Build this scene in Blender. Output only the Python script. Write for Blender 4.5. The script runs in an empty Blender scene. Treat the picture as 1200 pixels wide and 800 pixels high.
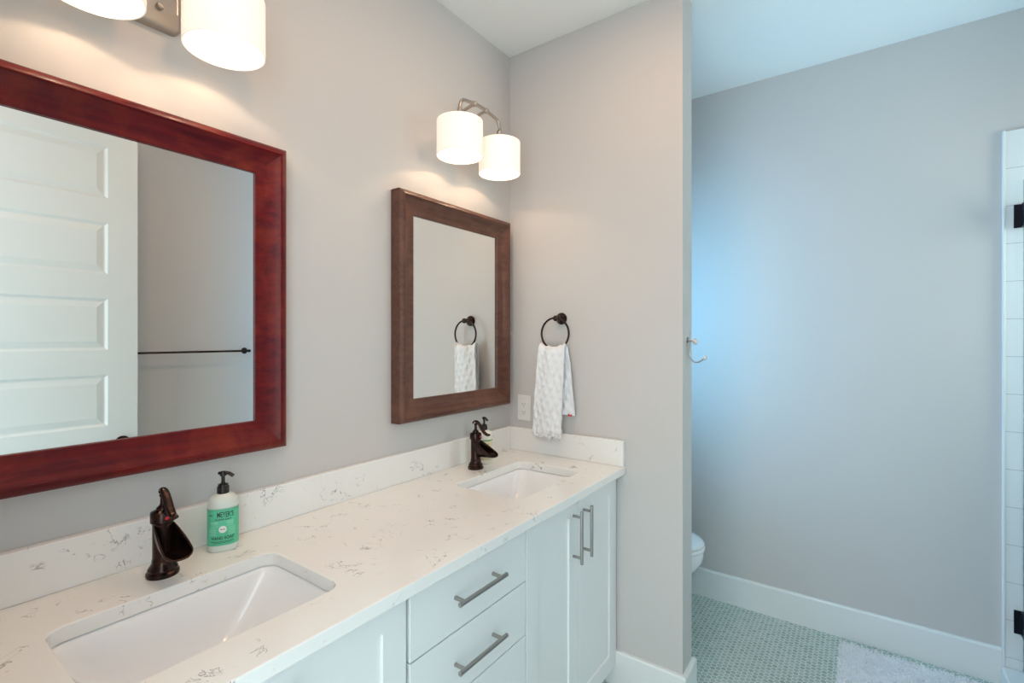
import bpy, bmesh, math, random
from mathutils import Vector, Matrix, noise
from math import sin, cos, pi, sqrt, radians

random.seed(4)
S = bpy.context.scene
COL = S.collection

# ------------------------------------------------------------------ camera
F_PX, CX_PX, HORIZON = 572.1, 600.0, 394.9
YAW = 0.6236
cam_data = bpy.data.cameras.new('camera')
cam_data.sensor_width = 36.0
cam_data.lens = F_PX * 36.0 / 1200.0
cam_data.shift_y = -(400.0 - HORIZON) / 1200.0
cam_data.clip_start = 0.02
cam = bpy.data.objects.new('camera', cam_data)
COL.objects.link(cam)
cam.location = (-1.872, -1.361, 1.416)
cam.rotation_euler = (pi / 2, 0, YAW - pi / 2)
S.camera = cam

# ------------------------------------------------------------------ exposure
S.view_settings.view_transform = 'Standard'
S.view_settings.look = 'None'
S.view_settings.gamma = 1.0
S.view_settings.use_curve_mapping = False
S.view_settings.exposure = 0.0

# ------------------------------------------------------------------ world and daylight
w = bpy.data.worlds.new('daylight')
S.world = w
w.use_nodes = True
w.node_tree.nodes['Background'].inputs[0].default_value = (0.70, 0.85, 0.91, 1)
w.node_tree.nodes['Background'].inputs[1].default_value = 4.6

def area(name, loc, rot, sx, sy, power, col):
    l = bpy.data.lights.new(name, 'AREA'); l.shape = 'RECTANGLE'
    l.size = sx; l.size_y = sy; l.energy = power; l.color = col
    o = bpy.data.objects.new(name, l); o.location = loc; o.rotation_euler = rot
    COL.objects.link(o); return o
# outside the window over the toilet, shining in (towards -y)
area('daylight_toilet_window', (0.52, 0.16, 1.55), (radians(-90), 0, 0), 0.55, 1.0, 35, (0.13, 0.54, 1.0))
# outside the shower window, shining in (towards +y)
area('daylight_shower_window', (0.35, -3.0, 1.75), (radians(90), 0, 0), 0.85, 0.95, 15, (1.0, 0.9, 0.75))
LAMP_W, LAMP_COL = 1.0, (1.0, 0.70, 0.44)
SHADE_E = 1.25
FILL_W, FILL_COL = 4.0, (1.0, 0.58, 0.33)  # power and tint of the added ceiling fill lights

# ------------------------------------------------------------------ materials
def mat(name, col, rough=0.5, metal=0.0, **kw):
    m = bpy.data.materials.new(name); m.use_nodes = True
    b = m.node_tree.nodes['Principled BSDF']
    b.inputs['Base Color'].default_value = (*col, 1)
    b.inputs['Roughness'].default_value = rough
    b.inputs['Metallic'].default_value = metal
    for k, v in kw.items():
        b.inputs[k.replace('_', ' ')].default_value = v
    return m

def N(m, t, **kw):
    n = m.node_tree.nodes.new(t)
    for k, v in kw.items(): setattr(n, k, v)
    return n
def L(m, a, b): m.node_tree.links.new(a, b)
def bsdf(m): return m.node_tree.nodes['Principled BSDF']
def objco(m, scale=(1, 1, 1), rot=(0, 0, 0), loc=(0, 0, 0)):
    t = N(m, 'ShaderNodeTexCoord'); mp = N(m, 'ShaderNodeMapping')
    mp.inputs['Scale'].default_value = scale; mp.inputs['Rotation'].default_value = rot
    mp.inputs['Location'].default_value = loc
    L(m, t.outputs['Object'], mp.inputs['Vector']); return mp.outputs['Vector']
def ntex(m, vec, scale, detail=4, rough=0.5, dist=0.0):
    n = N(m, 'ShaderNodeTexNoise'); n.inputs['Scale'].default_value = scale
    n.inputs['Detail'].default_value = detail; n.inputs['Roughness'].default_value = rough
    n.inputs['Distortion'].default_value = dist; L(m, vec, n.inputs['Vector']); return n
def ramp(m, fac, stops):
    r = N(m, 'ShaderNodeValToRGB'); L(m, fac, r.inputs['Fac'])
    e = r.color_ramp.elements
    while len(e) < len(stops): e.new(0.5)
    for i, (p, c) in enumerate(stops):
        e[i].position = p; e[i].color = (c, c, c, 1) if isinstance(c, (int, float)) else (*c, 1)
    return r.outputs['Color']
def bump(m, h, strength, dist):
    b = N(m, 'ShaderNodeBump'); b.inputs['Strength'].default_value = strength
    b.inputs['Distance'].default_value = dist; L(m, h, b.inputs['Height'])
    L(m, b.outputs['Normal'], bsdf(m).inputs['Normal'])
def mth(m, op, a, b=None, c=None):
    n = N(m, 'ShaderNodeMath', operation=op)
    for i, v in enumerate((a, b, c)):
        if v is None: continue
        if isinstance(v, (int, float)): n.inputs[i].default_value = v
        else: L(m, v, n.inputs[i])
    return n.outputs[0]
def mixc(m, fac, a, b):
    n = N(m, 'ShaderNodeMix', data_type='RGBA')
    if isinstance(fac, (int, float)): n.inputs[0].default_value = fac
    else: L(m, fac, n.inputs[0])
    for i, v in ((6, a), (7, b)):
        if isinstance(v, tuple): n.inputs[i].default_value = (*v, 1)
        else: L(m, v, n.inputs[i])
    return n.outputs[2]

# painted walls with a faint roller stipple
WALL = mat('grey_wall_paint', (0.60, 0.57, 0.553), 0.55)
bump(WALL, ntex(WALL, objco(WALL), 260, 2).outputs['Fac'], 0.06, 0.002)
CEIL = mat('ceiling_paint', (0.88, 0.88, 0.865), 0.7)
bump(CEIL, ntex(CEIL, objco(CEIL), 200, 2).outputs['Fac'], 0.05, 0.002)
TRIM = mat('white_trim_paint', (0.80, 0.81, 0.80), 0.35)
CAB = mat('white_cabinet_paint', (0.80, 0.81, 0.81), 0.38)
CABIN = mat('cabinet_carcass_paint', (0.62, 0.63, 0.64), 0.5)
DOORM = mat('white_door_paint', (0.68, 0.70, 0.69), 0.35)
PORC = mat('white_porcelain', (0.86, 0.86, 0.87), 0.12, Coat_Weight=0.4)
NICKEL = mat('brushed_nickel', (0.44, 0.40, 0.36), 0.30, 1.0)
STEEL = mat('dark_brushed_steel', (0.40, 0.375, 0.35), 0.32, 1.0)
bump(STEEL, ntex(STEEL, objco(STEEL, (40, 900, 900)), 1.0, 2).outputs['Fac'], 0.08, 0.001)
BLACKM = mat('matte_black_metal', (0.012, 0.013, 0.022), 0.35, 0.6)
CHROME = mat('chrome', (0.75, 0.76, 0.78), 0.12, 1.0)
BLACKP = mat('black_plastic', (0.012, 0.010, 0.010), 0.25)
REDP = mat('red_indicator', (0.75, 0.01, 0.03), 0.3)
REDTAG = mat('red_fabric_tag', (0.75, 0.06, 0.07), 0.8)
OUTL = mat('white_outlet_plastic', (0.80, 0.79, 0.76), 0.3)
SLOT = mat('dark_slot', (0.03, 0.03, 0.03), 0.6)
MIRR = mat('mirror_silver', (0.90, 0.925, 0.91), 0.0, 1.0)
ROCK = mat('frosted_ceramic_knob', (0.72, 0.66, 0.63), 0.25)

BRONZE = mat('oil_rubbed_bronze', (0.035, 0.02, 0.016), 0.26, 0.9)
_n = ntex(BRONZE, objco(BRONZE), 60, 5, 0.6)
L(BRONZE, mixc(BRONZE, ramp(BRONZE, _n.outputs['Fac'], [(0.40, 0.0), (0.75, 1.0)]), (0.028, 0.019, 0.019), (0.085, 0.042, 0.03)), bsdf(BRONZE).inputs['Base Color'])

def wood(name, c1, c2, c3):
    m = mat(name, c1, 0.36, Coat_Weight=0.06, Specular_IOR_Level=0.22)
    m.node_tree.nodes['Principled BSDF'].inputs['Coat Roughness'].default_value = 0.15
    co = objco(m, (3, 40, 40))
    a = ntex(m, co, 1.6, 6, 0.62, 0.3)
    b = ntex(m, objco(m, (1, 1, 1)), 9.0, 5, 0.6, 0.8)
    c = mixc(m, ramp(m, a.outputs['Fac'], [(0.36, 0.0), (0.68, 1.0)]), c1, c2)
    c = mixc(m, ramp(m, b.outputs['Fac'], [(0.46, 0.0), (0.80, 0.8)]), c, c3)
    L(m, c, bsdf(m).inputs['Base Color'])
    bump(m, a.outputs['Fac'], 0.12, 0.001)
    return m
WOOD_L = wood('cherry_wood_reflected_red', (0.075, 0.003, 0.008), (0.155, 0.008, 0.009), (0.26, 0.035, 0.015))  # one frame wood for both mirrors; redder tint paints in its reflected light
WOOD_R = wood('cherry_wood_reflected_brown', (0.085, 0.036, 0.026), (0.14, 0.062, 0.045), (0.20, 0.09, 0.06))  # same wood, its different reflections painted in as a browner tint

# veined quartz
QUARTZ = mat('white_veined_quartz', (0.8, 0.78, 0.75), 0.16)
def _quartz(m):
    co = objco(m, (1, 1, 1), (0.35, 0.2, 0.5))
    wv = ntex(m, co, 7.0, 5, 0.65, 1.1)
    line = mth(m, 'ABSOLUTE', mth(m, 'SUBTRACT', wv.outputs['Fac'], 0.5))
    thin = ramp(m, line, [(0.0, 1.0), (0.011, 0.0)])
    msk = ramp(m, ntex(m, co, 10.0, 3, 0.5).outputs['Fac'], [(0.56, 0.0), (0.62, 1.0)])
    brk = ramp(m, ntex(m, co, 46.0, 2, 0.5).outputs['Fac'], [(0.42, 0.0), (0.56, 1.0)])
    v1 = mth(m, 'MULTIPLY', mth(m, 'MULTIPLY', thin, msk), brk)
    co2 = objco(m, (1, 1, 1), (0.9, 1.2, -0.4), (3.1, 1.7, 0.3))
    w2 = ntex(m, co2, 13.0, 4, 0.6, 0.8)
    l2 = mth(m, 'ABSOLUTE', mth(m, 'SUBTRACT', w2.outputs['Fac'], 0.5))
    t2 = ramp(m, l2, [(0.0, 1.0), (0.010, 0.0)])
    m2 = ramp(m, ntex(m, co2, 17.0, 2, 0.5).outputs['Fac'], [(0.60, 0.0), (0.68, 1.0)])
    v2 = mth(m, 'MULTIPLY', mth(m, 'MULTIPLY', t2, m2), 0.8)
    v = mth(m, 'MINIMUM', mth(m, 'ADD', v1, v2), 1.0)
    cloud = mixc(m, ntex(m, co, 3.5, 3).outputs['Fac'], (0.82, 0.805, 0.78), (0.89, 0.875, 0.85))
    L(m, mixc(m, mth(m, 'MULTIPLY', v, 0.95), cloud, (0.12, 0.12, 0.13)), bsdf(m).inputs['Base Color'])
_quartz(QUARTZ)

# penny round floor tile
PENNY = mat('green_penny_round_tile', (0.4, 0.5, 0.45), 0.25)
def _penny(m, pitch=0.0225):
    co = objco(m, (1 / pitch, 1 / pitch, 0))
    def wrapd(off):
        a = N(m, 'ShaderNodeVectorMath', operation='ADD'); L(m, co, a.inputs[0]); a.inputs[1].default_value = off
        wv = N(m, 'ShaderNodeVectorMath', operation='WRAP'); L(m, a.outputs[0], wv.inputs[0])
        h = sqrt(3) / 2
        wv.inputs[1].default_value = (0.5, h, 1); wv.inputs[2].default_value = (-0.5, -h, -1)
        ln = N(m, 'ShaderNodeVectorMath', operation='LENGTH'); L(m, wv.outputs[0], ln.inputs[0])
        sb = N(m, 'ShaderNodeVectorMath', operation='SUBTRACT'); L(m, co, sb.inputs[0]); L(m, wv.outputs[0], sb.inputs[1])
        return ln.outputs['Value'], sb.outputs[0]
    d1, c1 = wrapd((0, 0, 0)); d2, c2 = wrapd((0.5, sqrt(3) / 2, 0))
    d = mth(m, 'MINIMUM', d1, d2)
    first = mth(m, 'LESS_THAN', d1, d2)
    cell = N(m, 'ShaderNodeMix', data_type='VECTOR'); L(m, first, cell.inputs[0]); L(m, c2, cell.inputs[4]); L(m, c1, cell.inputs[5])
    wn = N(m, 'ShaderNodeTexWhiteNoise'); wn.noise_dimensions = '3D'
    rnd = N(m, 'ShaderNodeVectorMath', operation='SNAP'); L(m, cell.outputs[1], rnd.inputs[0]); rnd.inputs[1].default_value = (0.25, 0.25, 0.25)
    sh = N(m, 'ShaderNodeVectorMath', operation='ADD'); L(m, cell.outputs[1], sh.inputs[0]); sh.inputs[1].default_value = (0.1, 0.1, 0.1)
    L(m, sh.outputs[0], rnd.inputs[0]); L(m, rnd.outputs[0], wn.inputs['Vector'])
    tile = mixc(m, wn.outputs['Value'], (0.33, 0.44, 0.385), (0.50, 0.62, 0.55))
    marb = ntex(m, objco(m), 28, 4, 0.6, 1.0)
    tile = mixc(m, ramp(m, marb.outputs['Fac'], [(0.5, 0.0), (0.75, 0.6)]), tile, (0.50, 0.56, 0.52))
    msk = ramp(m, d, [(0.425, 0.0), (0.465, 1.0)])
    L(m, mixc(m, msk, tile, (0.74, 0.76, 0.74)), bsdf(m).inputs['Base Color'])
    L(m, ramp(m, msk, [(0.0, 0.18), (1.0, 0.7)]), bsdf(m).inputs['Roughness'])
    bump(m, ramp(m, d, [(0.38, 1.0), (0.46, 0.0)]), 0.5, 0.0015)
_penny(PENNY)

# white shower wall tile
WTILE = mat('white_wall_tile', (0.8, 0.82, 0.82), 0.12)
def _wtile(m):
    t = N(m, 'ShaderNodeTexCoord'); sp = N(m, 'ShaderNodeSeparateXYZ'); L(m, t.outputs['Object'], sp.inputs[0])
    cb = N(m, 'ShaderNodeCombineXYZ')
    L(m, mth(m, 'ADD', mth(m, 'ADD', sp.outputs[1], sp.outputs[0]), 7.73), cb.inputs[0]); L(m, mth(m, 'ADD', sp.outputs[2], 0.152 * 20 - 2.25), cb.inputs[1])
    b = N(m, 'ShaderNodeTexBrick'); L(m, cb.outputs[0], b.inputs['Vector'])
    b.inputs['Scale'].default_value = 1.0; b.inputs['Brick Width'].default_value = 0.305; b.inputs['Row Height'].default_value = 0.152
    b.inputs['Mortar Size'].default_value = 0.0013; b.inputs['Mortar Smooth'].default_value = 0.2
    b.inputs['Color1'].default_value = (0.80, 0.82, 0.82, 1); b.inputs['Color2'].default_value = (0.77, 0.80, 0.80, 1)
    b.inputs['Mortar'].default_value = (0.50, 0.52, 0.53, 1)
    L(m, b.outputs['Color'], bsdf(m).inputs['Base Color'])
    bump(m, mth(m, 'SUBTRACT', 1.0, b.outputs['Fac']), 0.4, 0.001)
_wtile(WTILE)

# thin architectural glass
def glassmat(name, tint):
    m = bpy.data.materials.new(name); m.use_nodes = True
    nt = m.node_tree; nt.nodes.clear()
    o = nt.nodes.new('ShaderNodeOutputMaterial'); tr = nt.nodes.new('ShaderNodeBsdfTransparent'); gl = nt.nodes.new('ShaderNodeBsdfGlossy')
    fr = nt.nodes.new('ShaderNodeFresnel'); fr.inputs[0].default_value = 1.45; mx = nt.nodes.new('ShaderNodeMixShader')
    tr.inputs[0].default_value = (*tint, 1); gl.inputs['Roughness'].default_value = 0.0
    nt.links.new(fr.outputs[0], mx.inputs[0]); nt.links.new(tr.outputs[0], mx.inputs[1]); nt.links.new(gl.outputs[0], mx.inputs[2])
    nt.links.new(mx.outputs[0], o.inputs[0]); return m
GLASS = glassmat('clear_glass', (0.93, 0.97, 0.96))
GLASSEDGE = mat('green_glass_edge', (0.22, 0.42, 0.42), 0.15)

# lamp shade: translucent linen-look glass, lit from inside
SHADE = bpy.data.materials.new('white_lamp_shade'); SHADE.use_nodes = True
def _shade(m):
    nt = m.node_tree; nt.nodes.clear()
    o = N(m, 'ShaderNodeOutputMaterial'); d = N(m, 'ShaderNodeBsdfDiffuse'); t = N(m, 'ShaderNodeBsdfTranslucent')
    e = N(m, 'ShaderNodeEmission'); mx = N(m, 'ShaderNodeMixShader'); ad = N(m, 'ShaderNodeAddShader')
    wv = ntex(m, objco(m, (60, 60, 420)), 1.0, 2)
    c = mixc(m, wv.outputs['Fac'], (0.78, 0.75, 0.71), (0.88, 0.86, 0.83))
    L(m, c, d.inputs[0]); L(m, c, t.inputs[0]); mx.inputs[0].default_value = 0.09
    L(m, d.outputs[0], mx.inputs[1]); L(m, t.outputs[0], mx.inputs[2])
    e.inputs[0].default_value = (1.0, 0.86, 0.70, 1); e.inputs[1].default_value = SHADE_E * 0.3
    L(m, mx.outputs[0], ad.inputs[0]); L(m, e.outputs[0], ad.inputs[1]); L(m, ad.outputs[0], o.inputs[0])
_shade(SHADE)
BULB = bpy.data.materials.new('lit_bulb'); BULB.use_nodes = True
bsdf(BULB).inputs['Emission Color'].default_value = (1, 0.88, 0.72, 1)
bsdf(BULB).inputs['Emission Strength'].default_value = 3.0

TOWEL = mat('white_terry_cotton', (0.84, 0.85, 0.87), 0.9)
bump(TOWEL, ntex(TOWEL, objco(TOWEL), 420, 3).outputs['Fac'], 0.5, 0.003)
RUGM = mat('white_shag_pile', (0.94, 0.94, 0.95), 0.95)

# soap bottles
def mat_bottle(name, col):
    return mat(name, col, 0.3, Subsurface_Weight=0.0)
BOT_CLR = mat_bottle('milky_bottle_plastic', (0.66, 0.70, 0.64))
BOT_AMB = mat_bottle('pale_bottle_plastic', (0.76, 0.74, 0.66))
LAB_GRN = mat('mint_green_label', (0.10, 0.56, 0.33), 0.4)
LAB_BEI = mat('pale_yellow_label', (0.66, 0.60, 0.40), 0.4)
INK = mat('dark_ink', (0.02, 0.05, 0.035), 0.5)
INKL = mat('pale_ink', (0.45, 0.78, 0.60), 0.5)
INKG = mat('green_ink', (0.06, 0.30, 0.10), 0.5)
WHITEP = mat('white_print', (0.82, 0.82, 0.78), 0.4)

# ------------------------------------------------------------------ mesh helpers
def new(name, bm, m, parent=None, smooth=False, bevel=0.0, seg=2, sub=0, solid=0.0, angle=40):
    me = bpy.data.meshes.new(name); bm.normal_update()
    bm.to_mesh(me); bm.free()
    for x in (m if isinstance(m, (list, tuple)) else [m]): me.materials.append(x)
    o = bpy.data.objects.new(name, me); COL.objects.link(o)
    if parent: o.parent = parent
    if smooth:
        for p in me.polygons: p.use_smooth = True
        try: me.set_sharp_from_angle(angle=radians(angle))
        except Exception: pass
    if solid:
        s = o.modifiers.new('thickness', 'SOLIDIFY'); s.thickness = solid; s.offset = 0
    if bevel:
        b = o.modifiers.new('bevel', 'BEVEL'); b.width = bevel; b.segments = seg; b.limit_method = 'ANGLE'; b.angle_limit = radians(35)
    if sub:
        s = o.modifiers.new('subdivision', 'SUBSURF'); s.levels = sub; s.render_levels = sub
    return o
def empty(name, loc, rz=0.0):
    o = bpy.data.objects.new(name, None); o.empty_display_size = 0.05
    o.location = loc; o.rotation_euler = (0, 0, rz); COL.objects.link(o); return o
def tag(o, label, cat, group=None):
    o['label'] = label; o['category'] = cat
    if group: o['group'] = group
    return o
def struct(o): o['kind'] = 'structure'; return o
def box(bm, x0, y0, z0, x1, y1, z1, mi=0):
    x0, x1 = sorted((x0, x1)); y0, y1 = sorted((y0, y1)); z0, z1 = sorted((z0, z1))
    v = [bm.verts.new(p) for p in ((x0,y0,z0),(x1,y0,z0),(x1,y1,z0),(x0,y1,z0),(x0,y0,z1),(x1,y0,z1),(x1,y1,z1),(x0,y1,z1))]
    for f in ((3,2,1,0),(4,5,6,7),(0,1,5,4),(1,2,6,5),(2,3,7,6),(3,0,4,7)):
        bm.faces.new([v[i] for i in f]).material_index = mi
def boxes(*bs):
    bm = bmesh.new()
    for b in bs: box(bm, *b)
    return bm
def loft(bm, rings, cap0=True, cap1=True, closed=True, mi=0):
    R = [[bm.verts.new(p) for p in r] for r in rings]
    for a, b in zip(R, R[1:]):
        n = len(a)
        for i in range(n if closed else n - 1):
            j = (i + 1) % n
            bm.faces.new((a[i], a[j], b[j], b[i])).material_index = mi
    if cap0: bm.faces.new(R[0][::-1]).material_index = mi
    if cap1: bm.faces.new(R[-1]).material_index = mi
    return R
def lathe(prof, n=40, c=(0, 0, 0), axis='z', cap0=True, cap1=True, bm=None):
    bm = bm or bmesh.new(); rings = []
    for r, h in prof:
        ring = []
        for i in range(n):
            a = 2 * pi * i / n; x, y = r * cos(a), r * sin(a)
            if axis == 'z': p = (x, y, h)
            elif axis == 'x': p = (h, x, y)
            else: p = (y, h, x)
            ring.append(Vector(p) + Vector(c))
        rings.append(ring)
    loft(bm, rings, cap0, cap1); return bm
def catmull(pts, k=8):
    P = [Vector(p) for p in pts]; P = [2 * P[0] - P[1]] + P + [2 * P[-1] - P[-2]]; out = []
    for i in range(1, len(P) - 2):
        for j in range(k):
            t = j / k; a, b, c, d = P[i-1], P[i], P[i+1], P[i+2]
            out.append(0.5 * ((2*b) + (c-a)*t + (2*a-5*b+4*c-d)*t*t + (3*b-a-3*c+d)*t**3))
    out.append(P[-2]); return out
def tube(path, r, n=12, bm=None, closed=False, flat=None):
    """r: radius or list; flat: optional (sx, sy) squash of the section"""
    bm = bm or bmesh.new(); P = [Vector(p) for p in path]; m = len(P)
    rings = []; up = None
    for i, p in enumerate(P):
        if closed: t = (P[(i+1) % m] - P[i-1]).normalized()
        else: t = (P[min(i+1, m-1)] - P[max(i-1, 0)]).normalized()
        if up is None:
            up = Vector((0, 0, 1)) if abs(t.z) < 0.9 else Vector((1, 0, 0))
        s = t.cross(up).normalized(); up = s.cross(t).normalized()
        rr = r[i * len(r) // m] if isinstance(r, (list, tuple)) and len(r) != m else (r[i] if isinstance(r, (list, tuple)) else r)
        fx, fy = flat if flat else (1, 1)
        rings.append([p + s * (cos(2*pi*k/n) * rr * fx) + up * (sin(2*pi*k/n) * rr * fy) for k in range(n)])
    if closed:
        rings.append(rings[0]); R = [[bm.verts.new(q) for q in g] for g in rings[:-1]]
        for i in range(m):
            a, b = R[i], R[(i+1) % m]
            for k in range(n): bm.faces.new((a[k], a[(k+1)%n], b[(k+1)%n], b[k]))
    else: loft(bm, rings)
    return bm
def rrect(cx, cy, hx, hy, r, z, k=6):
    r = min(r, hx * 0.999, hy * 0.999); out = []
    for sx, sy, a0 in ((1, 1, 0), (-1, 1, pi/2), (-1, -1, pi), (1, -1, 3*pi/2)):
        for i in range(k + 1):
            a = a0 + pi/2 * i / k
            out.append(Vector((cx + sx*(hx - r) + r*cos(a), cy + sy*(hy - r) + r*sin(a), z)))
    return out
def copy_tree(o, parent=None):
    c = o.copy(); COL.objects.link(c); c.parent = parent
    for ch in list(o.children): copy_tree(ch, c)
    return c

# ------------------------------------------------------------------ the room
H = 2.74
XB, XF = -1.95, 0.92            # back wall (doorway) and far wall
YR, YS = -1.82, -2.80           # right partition, shower end
T = 0.12
def wall_hole(x0, x1, z0, z1, y0, y1, hx0, hx1, hz0, hz1):
    return boxes((x0, y0, z0, hx0, y1, z1), (hx1, y0, z0, x1, y1, z1), (hx0, y0, z0, hx1, y1, hz0), (hx0, y0, hz1, hx1, y1, z1))
struct(new('floor', boxes((XB - 1.3, YS - T, -0.1, XF + T, T, 0.0)), PENNY))
struct(new('ceiling', boxes((XB - T, YS - T, H, XF + T, T, H + 0.1)), CEIL))
struct(new('wall_left', wall_hole(XB - T, XF + T, 0, H, 0, T, 0.25, 0.79, 1.0, 2.1), WALL))
struct(new('wall_end', boxes((0, -0.808, 0, 0.118, 0, H)), WALL))
struct(new('wall_far', boxes((XF, YS - T, 0, XF + T, 0, H)), WALL))
struct(new('wall_right', boxes((XB, YR - T, 0, -0.15, YR, H)), WALL))
struct(new('wall_shower', wall_hole(-0.27, XF, 0, H, YS - T, YS, -0.05, 0.75, 1.3, 2.2), WTILE))
struct(new('wall_shower_side', boxes((-0.27, YS, 0, -0.15, YR - T, H)), WTILE))
# doorway behind the camera
D0, D1, DH = -1.625, -0.74, 2.47
struct(new('wall_back', boxes((XB - T, D1, 0, XB, 0, H), (XB - T, YR - T, 0, XB, D0, H), (XB - T, D0, DH, XB, D1, H)), WALL))
# shower tile on the far wall, bullnose edge
tl = struct(new('wall_shower_tile', boxes((XF - 0.018, YS, 0.0, XF, YR - 0.010, 2.25)), WTILE))
struct(new('trim_1', boxes((XF - 0.0205, YR - 0.010, 0.0, XF, YR - 0.0005, 2.253)), TRIM, bevel=0.003))

def baseboard(name, pts, nrm, h=0.142, t=0.015):
    """straight baseboard between two wall points, nrm = direction into the room"""
    (ax, ay), (bx, by) = pts; nx, ny = nrm
    prof = [(0, 0), (t, 0), (t, h - 0.008), (t - 0.004, h), (0, h)]
    bm = bmesh.new()
    loft(bm, [[Vector((x + nx * p, y + ny * p, z)) for p, z in prof] for x, y in ((ax, ay), (bx, by))])
    bmesh.ops.recalc_face_normals(bm, faces=bm.faces)
    return struct(new(name, bm, TRIM))
baseboard('baseboard_far', ((XF, 0), (XF, YR)), (-1, 0), 0.148, 0.016)
baseboard('baseboard_right', ((XB, YR), (-0.15, YR)), (0, 1))
baseboard('baseboard_left', ((0.134, 0), (XF - 0.016, 0)), (0, -1))
# the end wall's board wraps round the wall end in one piece
def wrapboard():
    h, t = 0.142, 0.016
    bm = bmesh.new(); rings = []
    for (x, y), (nx, ny) in (((0, -0.50), (-1, 0)), ((0, -0.808), (-1, -1)), ((0.118, -0.808), (1, -1)), ((0.118, 0), (1, 0))):
        rings.append([Vector((x + nx*p, y + ny*p, z)) for p, z in ((0, 0), (t, 0), (t, h-0.008), (t-0.004, h), (0, h))])
    loft(bm, rings); bmesh.ops.recalc_face_normals(bm, faces=bm.faces)
    return struct(new('baseboard_end', bm, TRIM))
wrapboard()

# windows
def window(name, x0, x1, z0, z1, yin, yout, sill_dir):
    r = struct(empty(name, ((x0+x1)/2, (yin+yout)/2, z0)))
    cx, cz = (x0+x1)/2, z0; yc = 0
    w2, h = (x1-x0)/2, z1-z0
    f = 0.045
    new('window_frame', boxes((-w2, -0.02, 0, -w2+f, 0.02, h), (w2-f, -0.02, 0, w2, 0.02, h), (-w2+f, -0.02, 0, w2-f, 0.02, f),
        (-w2+f, -0.02, h-f, w2-f, 0.02, h), (-w2+f, -0.02, h/2-0.02, w2-f, 0.02, h/2+0.02)), TRIM, r)
    new('pane', boxes((-w2+f, -0.003, f, w2-f, 0.003, h-f)), GLASS, r)
    return r
window('window_1', 0.25, 0.79, 1.0, 2.1, 0, T, -1)
window('window_2', -0.05, 0.75, 1.3, 2.2, YS, YS - T, 1)

# entry door, swung open beside the right wall
def entry_door():
    W, HH, TH = 0.84, 2.44, 0.035
    r = struct(empty('door_1', (-0.985, -1.625, 0)))
    bm = bmesh.new()
    st, pitch, ph, top = 0.118, 0.363, 0.245, 0.115
    # core
    box(bm, -W, -TH + 0.0085, 0.012, 0, -0.0085, HH)
    zs = [HH - top - i * pitch for i in range(6)]
    for side in (1, -1):
        ya, yb = (-0.008, 0.0) if side == 1 else (-TH, -TH + 0.008)
        box(bm, -W, ya, 0.012, -W + st, yb, HH); box(bm, -st, ya, 0.012, 0, yb, HH)
        box(bm, -W + st, ya, zs[0], -st, yb, HH)
        for i in range(6):
            lo = zs[i] - ph; nxt = zs[i+1] if i < 5 else 0.012
            box(bm, -W + st, ya, nxt, -st, yb, lo)
            # raised panel: bevelled field
            yo, yi = (-0.008, -0.001) if side == 1 else (-TH + 0.008, -TH + 0.001)
            def rr(ins, y): return [Vector((-W+st+ins, y, lo+ins)), Vector((-st-ins, y, lo+ins)), Vector((-st-ins, y, zs[i]-ins)), Vector((-W+st+ins, y, zs[i]-ins))]
            R = [rr(0.0, 0.0 if side == 1 else -TH), rr(0.011, yo), rr(0.016, yo), rr(0.042, yi)]
            if side == -1: R = [g[::-1] for g in R]
            loft(bm, R, cap0=False)
    leaf = new('door_leaf', bm, DOORM, r)
    for ya, sgn in ((0, 1), (-TH, -1)):
        k = new('door_knob', lathe([(0.031, 0), (0.031, 0.006), (0.012, 0.010), (0.011, 0.035), (0.026, 0.045), (0.029, 0.058), (0.020, 0.068), (0.002, 0.07)] if sgn == 1 else
             [(0.002, -0.07), (0.020, -0.068), (0.029, -0.058), (0.026, -0.045), (0.011, -0.035), (0.012, -0.010), (0.031, -0.006), (0.031, 0)], 32, (-0.062, ya, 0.9035), 'y'), BRONZE, r, smooth=True)
    return r
entry_door()
# door frame in the doorway
struct(new('trim_2', boxes((XB - T - 0.015, D1, 0, XB + 0.015, D1 + 0.06, DH + 0.06), (XB - T - 0.015, D0 - 0.06, 0, XB + 0.015, D0, DH + 0.06), (XB - T - 0.015, D0, DH, XB + 0.015, D1, DH + 0.06)), TRIM))

# shower curb and its glass door
struct(new('trim_3', boxes((-0.15, YR - 0.12, 0, XF - 0.0205, YR + 0.004, 0.082)), TRIM, bevel=0.006))
def shower_door():
    r = tag(empty('shower_door', (0.86, YR - 0.062, 0.09)), 'clear frameless glass shower door with black hinges at the right edge', 'shower door')
    gl = bmesh.new(); box(gl, -0.70, -0.005, 0.0, 0.030, 0.005, 1.95)
    for f in gl.faces:
        if abs(f.calc_center_median().y) < 0.004: f.material_index = 1
    new('glass_panel', gl, [GLASS, GLASSEDGE], r)
    for z in (0.185, 1.81):
        h = new('hinge', boxes((-0.035, -0.011, z - 0.047, 0.0395, 0.011, z + 0.047), (0.034, -0.030, z - 0.047, 0.0405, 0.030, z + 0.047)), BLACKM, r, bevel=0.002)
    new('door_handle', tube(catmull([(-0.62, 0.005, 0.85), (-0.62, 0.05, 0.85), (-0.62, 0.055, 0.9), (-0.62, 0.055, 1.05), (-0.62, 0.05, 1.1), (-0.62, 0.005, 1.1)], 6), 0.008), BLACKM, r, smooth=True)
    return r
shower_door()

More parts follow.
